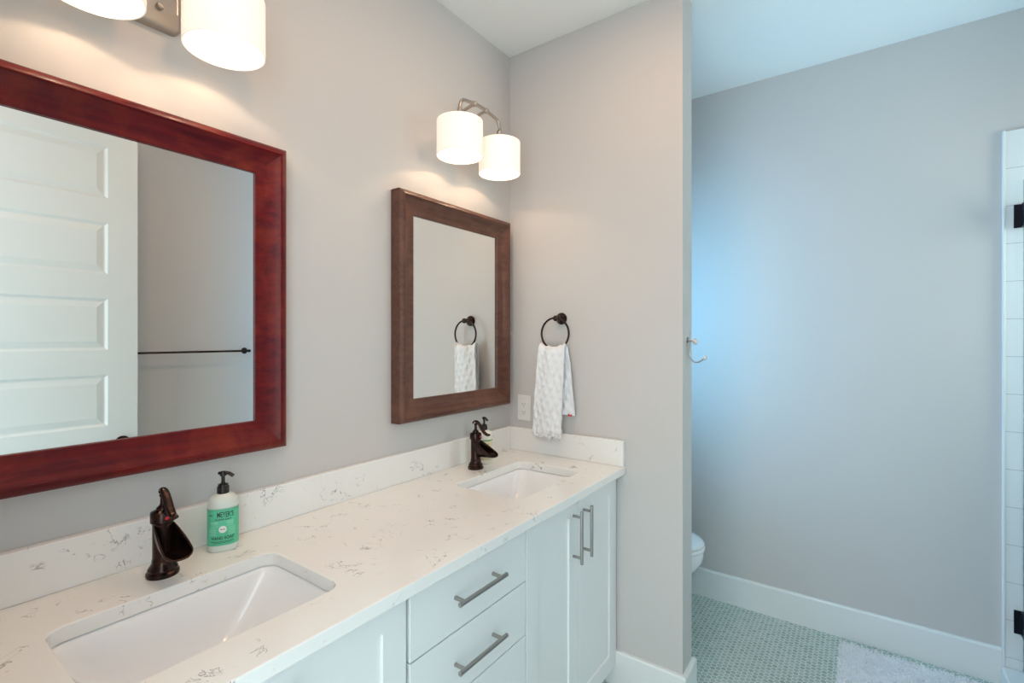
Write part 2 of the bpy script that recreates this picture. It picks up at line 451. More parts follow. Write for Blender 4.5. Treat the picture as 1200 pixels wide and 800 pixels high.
# ------------------------------------------------------------------ vanity cabinets
FY = -0.545                 # door and drawer faces
ZT, ZB = 0.862, 0.085
def barpull(parent, p0, p1, standoff=0.033, inset=0.02, r=0.0058):
    p0, p1 = Vector(p0), Vector(p1); d = (p1 - p0).normalized(); off = Vector((0, -standoff, 0))
    bm = tube([p0 + off, p1 + off], r, 20)
    for q in (p0 + d * inset, p1 - d * inset):
        tube([q + Vector((0, 0.0, 0)), q + off], r * 0.85, 16, bm)
    return new('handle', bm, STEEL, parent, smooth=True)
def shaker(parent, x0, x1, z0, z1, ox, handle_side):
    """door front in local coordinates of the cabinet (origin x = ox)"""
    s, t = 0.064, 0.019; bm = bmesh.new()
    a0, a1 = x0 - ox, x1 - ox
    y0, y1 = FY, FY + t
    # one connected ring with recessed panel
    def ring(ins, y): return [Vector((a0+ins, y, z0+ins)), Vector((a1-ins, y, z0+ins)), Vector((a1-ins, y, z1-ins)), Vector((a0+ins, y, z1-ins))]
    loft(bm, [ring(0, y1), ring(0, y0 + 0.001), ring(0.001, y0), ring(s, y0), ring(s + 0.0004, y0 + 0.007)])
    bmesh.ops.recalc_face_normals(bm, faces=bm.faces)
    d = new('door', bm, CAB, parent)
    hx = (a1 - 0.036) if handle_side > 0 else (a0 + 0.036)
    barpull(d, (hx, FY, 0.637), (hx, FY, 0.817))
    return d
def cabinet(x0, x1, kind, label):
    cx = (x0 + x1) / 2
    r = tag(empty('vanity_cabinet', (cx, 0, 0)), label, 'cabinet', 'white vanity cabinets under the worktop')
    a0, a1 = x0 - cx, x1 - cx; t = 0.018
    # carcass: sides, back, bottom, front rails (open inside for the basin)
    new('body', boxes((a0, FY + 0.020, ZB, a0 + t, -0.004, ZT), (a1 - t, FY + 0.020, ZB, a1, -0.004, ZT), (a0 + t, -0.012, ZB, a1 - t, -0.004, ZT),
        (a0 + t, FY + 0.020, ZB, a1 - t, -0.012, ZB + t), (a0 + t, FY + 0.020, ZT - 0.022, a1 - t, FY + 0.038, ZT)), CABIN, r)
    new('toe_kick', boxes((a0, FY + 0.075, 0, a1, FY + 0.090, ZB)), CAB, r)
    g = 0.0018
    if kind == 'doors':
        shaker(r, x0 + g, cx - g, ZB, ZT - 0.003, cx, 1)
        shaker(r, cx + g, x1 - g, ZB, ZT - 0.003, cx, -1)
    else:
        zs = [ZT - 0.003, 0.690, 0.530, 0.308, ZB]
        for zt, zb in zip(zs, zs[1:]):
            d = new('drawer', boxes((a0 + 0.009, FY, zb + g, a1 - 0.004, FY + 0.019, zt - g)), CAB, r, bevel=0.0012)
            zc = (zt + zb) / 2
            barpull(d, (-0.098, FY, zc), (0.092, FY, zc))
    return r
cabinet(-1.786, -1.134, 'doors', 'white shaker two-door cabinet under the nearer sink, cut by the frame bottom')
cabinet(-1.134, -0.664, 'drawers', 'white cabinet with stacked flat drawers between the two door cabinets')
cabinet(-0.664, -0.008, 'doors', 'white shaker two-door cabinet under the farther sink, against the end wall')

# ------------------------------------------------------------------ worktop with two sink cut-outs
ZC, CT = 0.894, 0.030
SX, SY, SHX, SHY, SR = (-1.452, -0.385), -0.328, 0.206, 0.142, 0.034
CX0, CX1, CY0, CY1 = -1.80, -0.002, -0.583, -0.002
def countertop():
    bm = bmesh.new()
    bounds = [(CX0, (SX[0]+SX[1])/2), ((SX[0]+SX[1])/2, CX1)]
    K = 6
    for z, flip in ((ZC, False), (ZC - CT, True)):
        for (b0, b1), cx in zip(bounds, SX):
            hole = rrect(cx, SY, SHX, SHY, SR, z, K)
            inner = [bm.verts.new(p) for p in hole]
            # corners of the cell
            co = [Vector((b1, CY1, z)), Vector((b0, CY1, z)), Vector((b0, CY0, z)), Vector((b1, CY0, z))]
            outer = [bm.verts.new(p) for p in co]
            n = K + 1
            for q in range(4):
                seg = inner[q*n:(q+1)*n]
                for i in range(K):
                    f = [seg[i], outer[q], seg[i+1]]
                    bm.faces.new(f[::-1] if not flip else f)
                nq = (q + 1) % 4
                f = [seg[-1], outer[q], outer[nq], inner[nq*n]]
                bm.faces.new(f[::-1] if not flip else f)
    # hole walls
    for cx in SX:
        loft(bm, [rrect(cx, SY, SHX, SHY, SR, ZC - CT, K), rrect(cx, SY, SHX, SHY, SR, ZC, K)], False, False)
    # outer edges
    mx = (SX[0]+SX[1])/2
    pts = [(CX0, CY0), (mx, CY0), (CX1, CY0), (CX1, CY1), (mx, CY1), (CX0, CY1)]
    loft(bm, [[Vector((x, y, ZC - CT)) for x, y in pts], [Vector((x, y, ZC)) for x, y in pts]], False, False)
    bmesh.ops.remove_doubles(bm, verts=bm.verts, dist=1e-5)
    bmesh.ops.recalc_face_normals(bm, faces=bm.faces)
    o = new('countertop', bm, QUARTZ, bevel=0.0025, seg=2)
    return tag(o, 'long white veined quartz worktop with two rectangular sink openings', 'countertop')
countertop()
tag(new('backsplash', boxes((CX0, -0.022, ZC + 0.0002, -0.0225, -0.001, ZC + 0.104)), QUARTZ, bevel=0.002), 'long white veined quartz backsplash strip running under both mirrors', 'backsplash')
tag(new('backsplash', boxes((-0.022, -0.579, ZC + 0.0002, -0.001, -0.001, ZC + 0.104)), QUARTZ, bevel=0.002), 'short quartz backsplash strip on the end wall below the towel', 'backsplash')

def sink(cx, label):
    r = tag(empty('sink', (cx, SY, ZC - CT - 0.15)), label, 'sink', 'undermount basins')
    z0 = ZC - CT - 0.0005 - (ZC - CT - 0.15)      # rim height in local space
    prof = [(0.022, 0.022, 0.0, 0.05), (0.006, 0.006, 0.0, 0.045), (0.001, 0.001, -0.004, 0.042), (-0.006, -0.003, -0.012, 0.042), (-0.022, -0.007, -0.034, 0.045),
            (-0.044, -0.012, -0.064, 0.046), (-0.068, -0.020, -0.092, 0.048), (-0.090, -0.032, -0.112, 0.05), (-0.114, -0.048, -0.126, 0.05), (-0.138, -0.070, -0.135, 0.045), (-0.158, -0.096, -0.140, 0.04)]
    bm = bmesh.new()
    rings = [rrect(0, 0, SHX + o, SHY + p, rr, z0 + z, 10) for o, p, z, rr in prof]
    loft(bm, rings, False, True)
    # outside skin
    out = [(0.022, -0.012, 0.05), (0.010, -0.014, 0.05), (0.002, -0.050, 0.05), (-0.012, -0.090, 0.05), (-0.040, -0.135, 0.05), (-0.09, -0.154, 0.04)]
    R2 = [rrect(0, 0, SHX + o, SHY + o, rr, z0 + z, 10) for o, z, rr in out]
    loft(bm, [rings[0]] + R2, False, True)
    bmesh.ops.remove_doubles(bm, verts=bm.verts, dist=1e-5)
    bmesh.ops.recalc_face_normals(bm, faces=bm.faces)
    new('basin', bm, PORC, r, smooth=True, angle=60)
    new('drain', lathe([(0.024, 0.0), (0.024, 0.003), (0.020, 0.0045), (0.016, 0.002), (0.015, 0.006), (0.002, 0.009)], 32, (0, 0, z0 - 0.140)), BRONZE, r, smooth=True)
    return r
sink(SX[0], 'white rectangular undermount basin nearest the camera, in the left foreground')
sink(SX[1], 'white rectangular undermount basin nearer the end wall, beneath the towel')

# ------------------------------------------------------------------ faucets
def make_faucet(loc, label):
    r = tag(empty('faucet', loc), label, 'faucet', 'bronze waterfall faucets')
    new('base', lathe([(0.0305, 0), (0.0315, 0.003), (0.031, 0.008), (0.0275, 0.011), (0.0285, 0.015), (0.0265, 0.019), (0.022, 0.025), (0.0200, 0.032), (0.0205, 0.035)], 48), BRONZE, r, smooth=True)
    new('body', lathe([(0.0195, 0.033), (0.0200, 0.036), (0.0192, 0.040), (0.0192, 0.110), (0.0198, 0.117)], 48), BRONZE, r, smooth=True)
    new('cap', lathe([(0.0215, 0.116), (0.0232, 0.118), (0.0232, 0.137), (0.0222, 0.140), (0.016, 0.1425), (0.0125, 0.144), (0.012, 0.148), (0.0075, 0.152), (0.0052, 0.156), (0.0048, 0.170), (0.007, 0.174), (0.004, 0.180), (0.001, 0.181)], 48), BRONZE, r, smooth=True)
    # open waterfall trough, pointing to -y
    bm = bmesh.new(); rings = []; M, K = 18, 18
    for i in range(M + 1):
        s = i / M; out = 0.008 + 0.092 * s
        half = 0.0175 + 0.0085 * sin(min(s * 1.15, 1) * pi / 2)
        if s > 0.80: half *= sqrt(max(1 - ((s - 0.80) / 0.235) ** 2, 0.03))
        rim = 0.112 - 0.050 * s ** 1.1
        bot = 0.050 + 0.004 * s + 0.0045 * s ** 3
        ring = []
        for k in range(K + 1):
            a = pi * k / K
            ring.append(Vector((half * cos(a), -out, rim - (rim - bot) * sin(a) ** 0.8)))
        rings.append(ring)
    loft(bm, rings, False, False, closed=False)
    bmesh.ops.recalc_face_normals(bm, faces=bm.faces)
    new('spout', bm, BRONZE, r, smooth=True, solid=0.0035, angle=75)
    # pump style lever
    path = catmull([(0, 0.016, 0.1755), (0, 0.010, 0.184), (0, -0.002, 0.1875), (0, -0.014, 0.182), (0, -0.028, 0.166), (0, -0.042, 0.149), (0, -0.058, 0.140), (0, -0.074, 0.141)], 6)
    n = len(path); rad = []
    for i in range(n):
        t = i / (n - 1)
        rad.append(0.0032 + 0.0052 * sin(min(t * 1.5, 1) * pi / 2) + 0.0015 * sin(t * pi) if t < 0.9 else 0.0085 * sqrt(max(1 - ((t - 0.9) / 0.103) ** 2, 0.04)))
    new('lever', tube(path, rad, 16, flat=(0.9, 0.6)), BRONZE, r, smooth=True, sub=1, angle=80)
    new('hot_indicator', lathe([(0.0036, -0.0247), (0.0030, -0.0237), (0.0036, -0.022)][:0] or [(0.001, -0.0245), (0.0036, -0.0240), (0.0036, -0.021)], 20, (0, 0, 0.128), 'y'), REDP, r, smooth=True)
    return r
make_faucet((-1.448, -0.108, ZC), 'bronze pump-style faucet behind the nearer sink, left of the green soap bottle')
make_faucet((-0.378, -0.108, ZC), 'bronze pump-style faucet behind the farther sink, in front of the yellow-labelled bottle')

# ------------------------------------------------------------------ soap bottles
BW, BD = 0.0335, 0.0255
def oval(sx, sy, z, n=56, e=2.35):
    out = []
    for i in range(n):
        a = 2 * pi * i / n; c, s = cos(a), sin(a)
        out.append(Vector((sx * math.copysign(abs(c) ** (2/e), c), sy * math.copysign(abs(s) ** (2/e), s), z)))
    return out
def surf(x, off):
    """front (-y) of the oval body at width x"""
    t = min(abs(x) / BW, 0.999)
    return -BD * (1 - t ** 2.35) ** (1 / 2.35) - off
def text_mesh(txt, size, cx, cz, off, m, parent, name, squeeze=1.0):
    cu = bpy.data.curves.new('t', 'FONT'); cu.body = txt; cu.size = size; cu.align_x = 'CENTER'; cu.align_y = 'CENTER'
    cu.resolution_u = 3; cu.offset = size * 0.022
    to = bpy.data.objects.new('t', cu); COL.objects.link(to)
    bpy.context.view_layer.update()
    me = bpy.data.meshes.new_from_object(to.evaluated_get(bpy.context.evaluated_depsgraph_get()))
    COL.objects.unlink(to); bpy.data.objects.remove(to); bpy.data.curves.remove(cu)
    bm = bmesh.new(); bm.from_mesh(me); bpy.data.meshes.remove(me)
    bmesh.ops.subdivide_edges(bm, edges=[e for e in bm.edges if e.calc_length() > size * 0.25], cuts=1)
    for v in bm.verts:
        x = v.co.x * squeeze + cx; z = v.co.y + cz
        v.co = Vector((x, surf(x, off), z))
    r = bmesh.ops.extrude_face_region(bm, geom=bm.faces[:])
    for v in r['geom']:
        if isinstance(v, bmesh.types.BMVert): v.co.y += 0.0004
    return new(name, bm, m, parent)
def strip(x0, x1, z0, z1, off, m, parent, name, n=16):
    bm = bmesh.new(); R = []
    for i in range(n + 1):
        x = x0 + (x1 - x0) * i / n
        R.append([Vector((x, surf(x, off), z0)), Vector((x, surf(x, off), z1)), Vector((x, surf(x, off) + 0.0004, z1)), Vector((x, surf(x, off) + 0.0004, z0))])
    loft(bm, R); bmesh.ops.recalc_face_normals(bm, faces=bm.faces)
    return new(name, bm, m, parent)
def pump(parent, ang):
    c = new('collar', lathe([(0.0135, 0.136), (0.0135, 0.153), (0.0115, 0.1545), (0.0115, 0.159), (0.006, 0.1605), (0.0052, 0.162)], 36), BLACKP, parent, smooth=True)
    d = Vector((cos(ang), sin(ang), 0))
    bm = lathe([(0.0042, 0.160), (0.0042, 0.178), (0.0075, 0.180), (0.008, 0.186), (0.006, 0.190), (0.002, 0.191)], 24)
    tube(catmull([Vector((0, 0, 0.1855)) - d * 0.010, Vector((0, 0, 0.187)), Vector((0, 0, 0.1855)) + d * 0.014, Vector((0, 0, 0.179)) + d * 0.025], 5), 0.0050, 14, bm, flat=(1.1, 0.75))
    new('pump', bm, BLACKP, parent, smooth=True)
def bottle_body(m, parent):
    bm = bmesh.new()
    prof = [(0.93, 0.0), (0.985, 0.002), (1.0, 0.006), (1.0, 0.105), (0.985, 0.112), (0.94, 0.120), (0.84, 0.128), (0.68, 0.1335), (0.45, 0.137), (0.36, 0.138)]
    loft(bm, [oval(BW * s, BD * s if s > 0.5 else BD * s * 1.25, z) for s, z in prof])
    return new('bottle', bm, m, parent, smooth=True, angle=60)
def label_band(m, parent, z0, z1, name='product_label'):
    bm = bmesh.new()
    k = 1.012
    loft(bm, [oval(BW * 1.0, BD * 1.0, z0), oval(BW * k, BD * k, z0 + 0.0002), oval(BW * k, BD * k, z1 - 0.0002), oval(BW, BD, z1)], False, False)
    return new(name, bm, m, parent, smooth=True, angle=60)
def soap_a():
    r = tag(empty('soap_bottle', (-1.309, -0.076, ZC + 0.0003), 0), 'pump soap bottle with a mint green label beside the nearer faucet', 'soap bottle')
    r.rotation_euler.z = math.atan2(-1.872 + 1.309, -(-1.361 + 0.076)) * 1.0 - 0.0
    r.rotation_euler.z = -math.atan2(0.563, 1.285) - radians(4)
    bottle_body(BOT_CLR, r)
    lb = label_band(LAB_GRN, r, 0.016, 0.104)
    label_band(INK, lb, 0.1005, 0.1025, 'label_stripe')
    label_band(INK, lb, 0.1045, 0.1052, 'label_stripe')
    o = 0.0006
    text_mesh("MRS.", 0.005, -0.0235, 0.090, o, INK, lb, 'lettering', 0.8)
    text_mesh("MEYER'S", 0.0180, 0.006, 0.0905, o, INK, lb, 'lettering', 0.54)
    text_mesh("CLEAN DAY", 0.0068, 0.002, 0.0795, o, INK, lb, 'lettering', 0.95)
    for z, wd in ((0.0735, 0.022), (0.0705, 0.025), (0.0675, 0.019), (0.063, 0.024)):
        for sx in (-1, 1):
            strip(sx * 0.0165 - wd * 0.32, sx * 0.0165 + wd * 0.32, z, z + 0.0009, o, INKL, lb, 'fine_print', 6)
    for z in (0.058, 0.054, 0.050, 0.046, 0.042):
        for sx in (-1, 1):
            strip(sx * 0.0200 - 0.0075, sx * 0.0200 + 0.0070, z, z + 0.0009, o, INKL, lb, 'fine_print', 6)
    # round scent badge
    bm = bmesh.new(); rings = []
    for rr in (0.0001, 0.0085):
        rings.append([Vector((0.001 + rr * cos(2*pi*i/28), surf(0.001 + rr * cos(2*pi*i/28), 0.0009), 0.0555 + rr * sin(2*pi*i/28))) for i in range(28)])
    loft(bm, rings, True, False); bmesh.ops.recalc_face_normals(bm, faces=bm.faces)
    new('scent_badge', bm, WHITEP, lb)
    strip(-0.0045, 0.0065, 0.0550, 0.0562, 0.0013, INK, lb, 'fine_print', 6)
    text_mesh("HAND SOAP", 0.0098, 0.001, 0.0345, o, INK, lb, 'lettering', 0.86)
    strip(-0.024, 0.024, 0.0255, 0.0266, o, INK, lb, 'fine_print')
    strip(-0.020, 0.021, 0.0225, 0.0233, o, INK, lb, 'fine_print')
    pump(r, radians(-25))
    return r
soap_a()
def soap_b():
    r = tag(empty('soap_bottle', (-0.292, -0.082, ZC + 0.0003), 0), 'pale yellow-labelled pump soap bottle half hidden behind the farther faucet', 'soap bottle')
    r.rotation_euler.z = -math.atan2(1.58, 1.28)
    bottle_body(BOT_AMB, r)
    lb = label_band(LAB_BEI, r, 0.016, 0.094)
    label_band(INKG, lb, 0.094, 0.099, 'label_stripe')
    for z, wd in ((0.080, 0.030), (0.073, 0.034), (0.052, 0.026), (0.036, 0.034), (0.030, 0.024)):
        strip(-wd * 0.6, wd * 0.6, z, z + 0.0022, 0.0006, INKG if z > 0.07 else BOT_AMB, lb, 'fine_print')
    pump(r, radians(-60))
    return r
soap_b()

# ------------------------------------------------------------------ mirrors
def mirror(x0, x1, z0, z1, m, label):
    cx = (x0 + x1) / 2; r = tag(empty('wall_mirror', (cx, 0, z0)), label, 'mirror', 'wood framed mirrors over the sinks')
    w2, h = (x1 - x0) / 2, z1 - z0
    prof = [(0.0, 0.0005), (0.0, 0.042), (0.003, 0.047), (0.010, 0.0525), (0.017, 0.0550), (0.0195, 0.0545), (0.0205, 0.0510), (0.030, 0.0450), (0.045, 0.0385), (0.062, 0.0335), (0.074, 0.0312), (0.0785, 0.0305), (0.0800, 0.0285), (0.0800, 0.0235), (0.073, 0.0230), (0.073, 0.0005)]
    bm = bmesh.new()
    loops = []
    for ins, d in prof:
        loops.append([Vector((-w2 + ins, -d, ins)), Vector((w2 - ins, -d, ins)), Vector((w2 - ins, -d, h - ins)), Vector((-w2 + ins, -d, h - ins))])
    loops.append(loops[0])
    R = [[bm.verts.new(p) for p in g] for g in loops[:-1]]
    for i in range(len(R)):
        a, b = R[i], R[(i + 1) % len(R)]
        for k in range(4): bm.faces.new((a[k], a[(k+1)%4], b[(k+1)%4], b[k]))
    bmesh.ops.recalc_face_normals(bm, faces=bm.faces)
    new('frame', bm, m, r, smooth=True, angle=22)
    g = new('mirror_glass', boxes((-w2 + 0.0735, -0.0228, 0.0735, w2 - 0.0735, -0.018, h - 0.0735)), MIRR, r)
    return r
mirror(-1.790, -1.127, 1.110, 1.940, WOOD_L, 'mirror with cherry frame tinted redder for its reflected light, over the nearer sink, reflecting a white panelled door')
mirror(-0.716, -0.056, 1.110, 1.940, WOOD_R, 'mirror with cherry frame tinted browner for its reflected light, over the farther sink, reflecting the hanging towel')

# ------------------------------------------------------------------ wall lamps
LY, LDX = -0.142, 0.122
SZ0, SZ1, SHR = 2.088, 2.218, 0.0855
def sconce(cx, label):
    r = tag(empty('wall_lamp', (cx, 0, 2.2)), label, 'wall lamp', 'two-shade vanity lights above the mirrors')
    Z = 2.2
    bm = bmesh.new()
    pr = [(0.0, 0.0005), (0.0, -0.012), (-0.006, -0.020), (-0.012, -0.021)]
    def rr(o, y): return [Vector((p.x, y, p.y)) for p in rrect(0, 0.0, 0.078 + o, 0.056 + o, 0.018, 0, 6)]
    loft(bm, [rr(o, y) for o, y in pr]); bmesh.ops.recalc_face_normals(bm, faces=bm.faces)
    pl = new('backplate', bm, NICKEL, r, smooth=True, angle=50)
    new('plate_screw', lathe([(0.001, -0.032), (0.006, -0.030), (0.008, -0.026), (0.008, -0.020)], 20, (0.03, 0, -0.01), 'y'), NICKEL, pl, smooth=True)
    # two arms rising from the plate to the crossbar
    for s in (-1, 1):
        new('arm', tube(catmull([(s*0.036, -0.018, 0.02), (s*0.036, -0.035, 0.055), (s*0.036, -0.075, 0.100), (s*0.036, LY + 0.018, 0.1155), (s*0.036, LY - 0.004, 0.1165)], 8), 0.0058, 14), NICKEL, r, smooth=True)
        new('joint', lathe([(0.001, 0.128), (0.006, 0.126), (0.0105, 0.120), (0.0105, 0.114), (0.006, 0.108), (0.001, 0.106)], 20, (s*0.036, LY, 0)), NICKEL, r, smooth=True)
    new('crossbar', tube(catmull([(-LDX, LY, 0.066), (-LDX, LY, 0.078), (-LDX + 0.010, LY, 0.100), (-LDX + 0.036, LY, 0.111), (0, LY, 0.119), (LDX - 0.036, LY, 0.111), (LDX - 0.010, LY, 0.100), (LDX, LY, 0.078), (LDX, LY, 0.066)], 8), 0.0062, 14), NICKEL, r, smooth=True)
    for s in (-1, 1):
        c = (s * LDX, LY, 0)
        so = new('socket', lathe([(0.024, SZ1 - Z + 0.0006), (0.021, SZ1 - Z + 0.006), (0.013, SZ1 - Z + 0.026), (0.007, SZ1 - Z + 0.031), (0.0105, SZ1 - Z + 0.036), (0.0112, SZ1 - Z + 0.042), (0.0100, SZ1 - Z + 0.048), (0.0065, SZ1 - Z + 0.053), (0.005, SZ1 - Z + 0.056)], 32, c), NICKEL, r, smooth=True)
        sh = bmesh.new(); z0, z1 = SZ0 - Z, SZ1 - Z; t = 0.003
        lathe([(0.012, z1 - t), (SHR - t, z1 - t), (SHR - t, z0), (SHR, z0), (SHR, z1), (0.012, z1)], 64, c, cap0=False, cap1=False, bm=sh)
        new('lamp_shade', sh, SHADE, r, smooth=True, angle=50)
        b = new('bulb', lathe([(0.009, z1 - 0.004), (0.010, z1 - 0.020), (0.020, z1 - 0.034), (0.0225, z1 - 0.046), (0.018, z1 - 0.058), (0.008, z1 - 0.065), (0.001, z1 - 0.066)], 28, c), BULB, so, smooth=True)
        b.visible_shadow = True
        l = bpy.data.lights.new('bulb_light', 'POINT'); l.energy = LAMP_W; l.color = LAMP_COL; l.shadow_soft_size = 0.008
        lo = bpy.data.objects.new('bulb_light', l); lo.location = (c[0], c[1], z1 - 0.082); lo.parent = r; COL.objects.link(lo)
    return r
sconce(-1.456, 'nickel two-shade wall lamp above the nearer mirror, cut off by the frame top')
sconce(-0.388, 'nickel two-shade wall lamp above the farther mirror, near the wall corner')

# added warm fill, out of view, modelled as recessed cans over the worktop edge
def added_fill_light(x, y, label):
    r = tag(empty('added_ceiling_fill', (x, y, H)), label, 'fill light', 'added warm fill above the vanity')
    new('trim_ring', lathe([(0.058, -0.001), (0.060, -0.004), (0.082, -0.004), (0.085, -0.0005)], 48, cap0=False, cap1=False), TRIM, r, smooth=True)
    new('lens', lathe([(0.001, -0.0012), (0.058, -0.0012)], 48, cap0=True, cap1=False), BULB, r)
    l = bpy.data.lights.new('added_fill_light', 'AREA'); l.shape = 'DISK'; l.size = 0.11; l.energy = FILL_W; l.color = FILL_COL
    lo = bpy.data.objects.new('added_fill_light', l); lo.location = (0, 0, -0.004); lo.parent = r; COL.objects.link(lo)
added_fill_light(-1.45, -0.76, 'added round ceiling fill light above the nearer sink side')
added_fill_light(-0.62, -0.76, 'added round ceiling fill light above the farther sink side')

# ------------------------------------------------------------------ towel ring and towel
RY, RZ, RR = -0.279, 1.431, 0.068
def towel_ring():
    r = tag(empty('towel_ring', (0, RY - 0.006, 1.497)), 'dark bronze towel ring with round mount on the end wall', 'towel ring')
    new('mount', lathe([(0.0255, -0.0003), (0.0265, -0.004), (0.0245, -0.010), (0.017, -0.016), (0.0115, -0.024), (0.0105, -0.040), (0.0125, -0.046), (0.0125, -0.056), (0.008, -0.060), (0.001, -0.061)][::-1], 40, (0, 0, 0), 'x'), BRONZE, r, smooth=True)
    n = 72
    new('ring', tube([(-0.050, 0.006 + RR * sin(2*pi*i/n), RZ - 1.497 + RR * cos(2*pi*i/n)) for i in range(n)], 0.0045, 14, closed=True), BRONZE, r, smooth=True)
    return r
towel_ring()
def hand_towel():
    NU, NV = 44, 150
    def base(u, v):
        """u 0..1 across (0 = towards the mirror wall), v 0..1 from front hem over the ring to back hem"""
        zr = RZ - sqrt(max(RR**2 - ((u - 0.5) * 0.092) ** 2, 0)) + 0.0055   # resting on the ring
        vt = 0.565
        if v < vt:
            k = v / vt                       # 0 hem, 1 top
            y0 = -0.182 - 0.024 * k ** 1.5; y1 = -0.322 - 0.012 * k
            y = y0 + (y1 - y0) * u
            zh = 1.000 + 0.004 * sin(u * 38) + 0.010 * (u - 0.5)
            z = zh + (zr - zh) * k
            fold = 0.008 * sin(u * 2 * pi * 1.25 + 0.8) * (0.35 + 0.65 * k)
            x = -0.070 - 0.007 * (1 - k) + fold
            if k > 0.94:
                q = (k - 0.94) / 0.06; x += 0.011 * q * q; 
        else:
            k = (v - vt) / (1 - vt)
            y0 = -0.206 - 0.012 * k; y1 = -0.334 - 0.030 * k
            y = y0 + (y1 - y0) * u
            zh = 1.085 - 0.004 * u
            z = zr + (zh - zr) * k
            x = -0.042 + 0.012 * min(k * 4, 1) + 0.004 * sin(u * 7 + 1) * k
            if k < 0.06: x -= 0.010 * (1 - k / 0.06)
        if v < vt + 0.03 and v > vt - 0.03:
            z += 0.004 * (1 - abs(v - vt) / 0.03)
        return Vector((x, y, z))
    P = [[base(i / NU, j / NV) for i in range(NU + 1)] for j in range(NV + 1)]
    nor = []
    for j in range(NV + 1):
        row = []
        for i in range(NU + 1):
            a = P[j][min(i+1, NU)] - P[j][max(i-1, 0)]; b = P[min(j+1, NV)][i] - P[max(j-1, 0)][i]
            row.append(a.cross(b).normalized())
        nor.append(row)
    th = 0.0035
    def side(sg):
        G = []
        for j in range(NV + 1):
            row = []
            for i in range(NU + 1):
                p = P[j][i]
                q = Vector((i * 0.0032, j * 0.0055, 0))
                d = 0.0026 * (0.5 + 0.5 * sin(i * 0.62 + j * 0.36)) * (0.5 + 0.5 * sin(j * 0.55 - i * 0.42)) * 2 + 0.0013 * noise.noise(q * 160)
                if j < 5: d += 0.003 * abs(sin(i * 0.55))
                row.append(p + nor[j][i] * sg * (th + (d if True else 0)))
            G.append(row)
        return G
    A, B = side(1), side(-1)
    # which side faces the viewer is decided by recalculated normals
    bm = bmesh.new(); rings = []
    for j in range(NV + 1): rings.append(A[j] + B[j][::-1])
    loft(bm, rings); bmesh.ops.recalc_face_normals(bm, faces=bm.faces)
    r = tag(empty('hand_towel', (-0.05, RY, 1.38)), 'white pebble-textured hand towel hanging through the bronze ring', 'towel')
    t = new('towel_cloth', bm, TOWEL, r, smooth=True, angle=180)
    t.location = (0.05, -RY, -1.38)
    # knotted fringe on the front hem
    fb = bmesh.new()
    for i in range(9):
        u = (i + 0.5) / 9; p = base(u, 0); dz = 0.004 * (i % 2)
        rings = []
        for k in range(7):
            a = pi * k / 6; rad = 0.0088 * sin(a) + 0.0006
            rings.append([Vector((p.x + 0.8 * rad * cos(2*pi*m/10), p.y + rad * sin(2*pi*m/10), p.z - 0.006 - dz + 0.009 * cos(a))) for m in range(10)])
        loft(fb, rings)
    bmesh.ops.recalc_face_normals(fb, faces=fb.faces)
    f = new('fringe', fb, TOWEL, r, smooth=True, angle=180); f.location = (0.05, -RY, -1.38); f['label'] = 'small round tufts along the front hem'
    g = new('fabric_tag', boxes((-0.033, -0.352, 1.078, -0.030, -0.333, 1.087)), REDTAG, r); g.location = (0.05, -RY, -1.38); g['label'] = 'red tag at the back hem'
    return r
hand_towel()

# ------------------------------------------------------------------ outlet
def outlet():
    r = tag(empty('power_outlet', (0, -0.086, 1.089)), 'white double power outlet on the end wall, partly behind the towel', 'outlet')
    new('cover_plate', boxes((-0.0055, -0.036, -0.0585, -0.0003, 0.036, 0.0585)), OUTL, r, bevel=0.002)
    f = new('socket_face', boxes((-0.0075, -0.0165, -0.033, -0.005, 0.0165, 0.033)), OUTL, r, bevel=0.001)
    for z in (-0.018, 0.018):
        new('slot', boxes((-0.0079, -0.0075, z - 0.004, -0.0072, -0.0057, z + 0.004), (-0.0079, 0.0057, z - 0.004, -0.0072, 0.0075, z + 0.004), (-0.0079, -0.0018, z - 0.0105, -0.0072, 0.0018, z - 0.0072)), SLOT, f)
    return r
outlet()

# ------------------------------------------------------------------ coat hook on the wall end
def hook():
    r = tag(empty('coat_hook', (0.060, -0.8085, 1.40)), 'double coat hook with pale faceted knobs on the partition end', 'hook')
    new('wall_plate', lathe([(0.0105, 0.0), (0.0105, -0.003), (0.008, -0.0055), (0.001, -0.006)][::-1], 28, (0, 0, 0.006), 'y'), STEEL, r, smooth=True)
    new('wire_arm', tube(catmull([(0, -0.004, 0.004), (0, -0.0075, -0.010), (0, -0.007, -0.040), (0, -0.011, -0.062), (0, -0.024, -0.078), (0, -0.040, -0.080), (0, -0.054, -0.072), (0, -0.061, -0.066)], 8), 0.0028, 12), STEEL, r, smooth=True)
    new('stem', tube([(0, -0.004, 0.004), (0, -0.024, 0.000)], 0.003, 12), STEEL, r, smooth=True)
    def knob(c, s):
        bm = bmesh.new(); bmesh.ops.create_icosphere(bm, subdivisions=1, radius=s)
        for v in bm.verts: v.co = Vector((v.co.x, v.co.y * 0.85, v.co.z)) * (1 + 0.12 * noise.noise(v.co * 90)) + Vector(c)
        return new('knob', bm, ROCK, r)
    knob((0, -0.030, -0.001), 0.0135); knob((0, -0.066, -0.063), 0.0095)
    return r
hook()

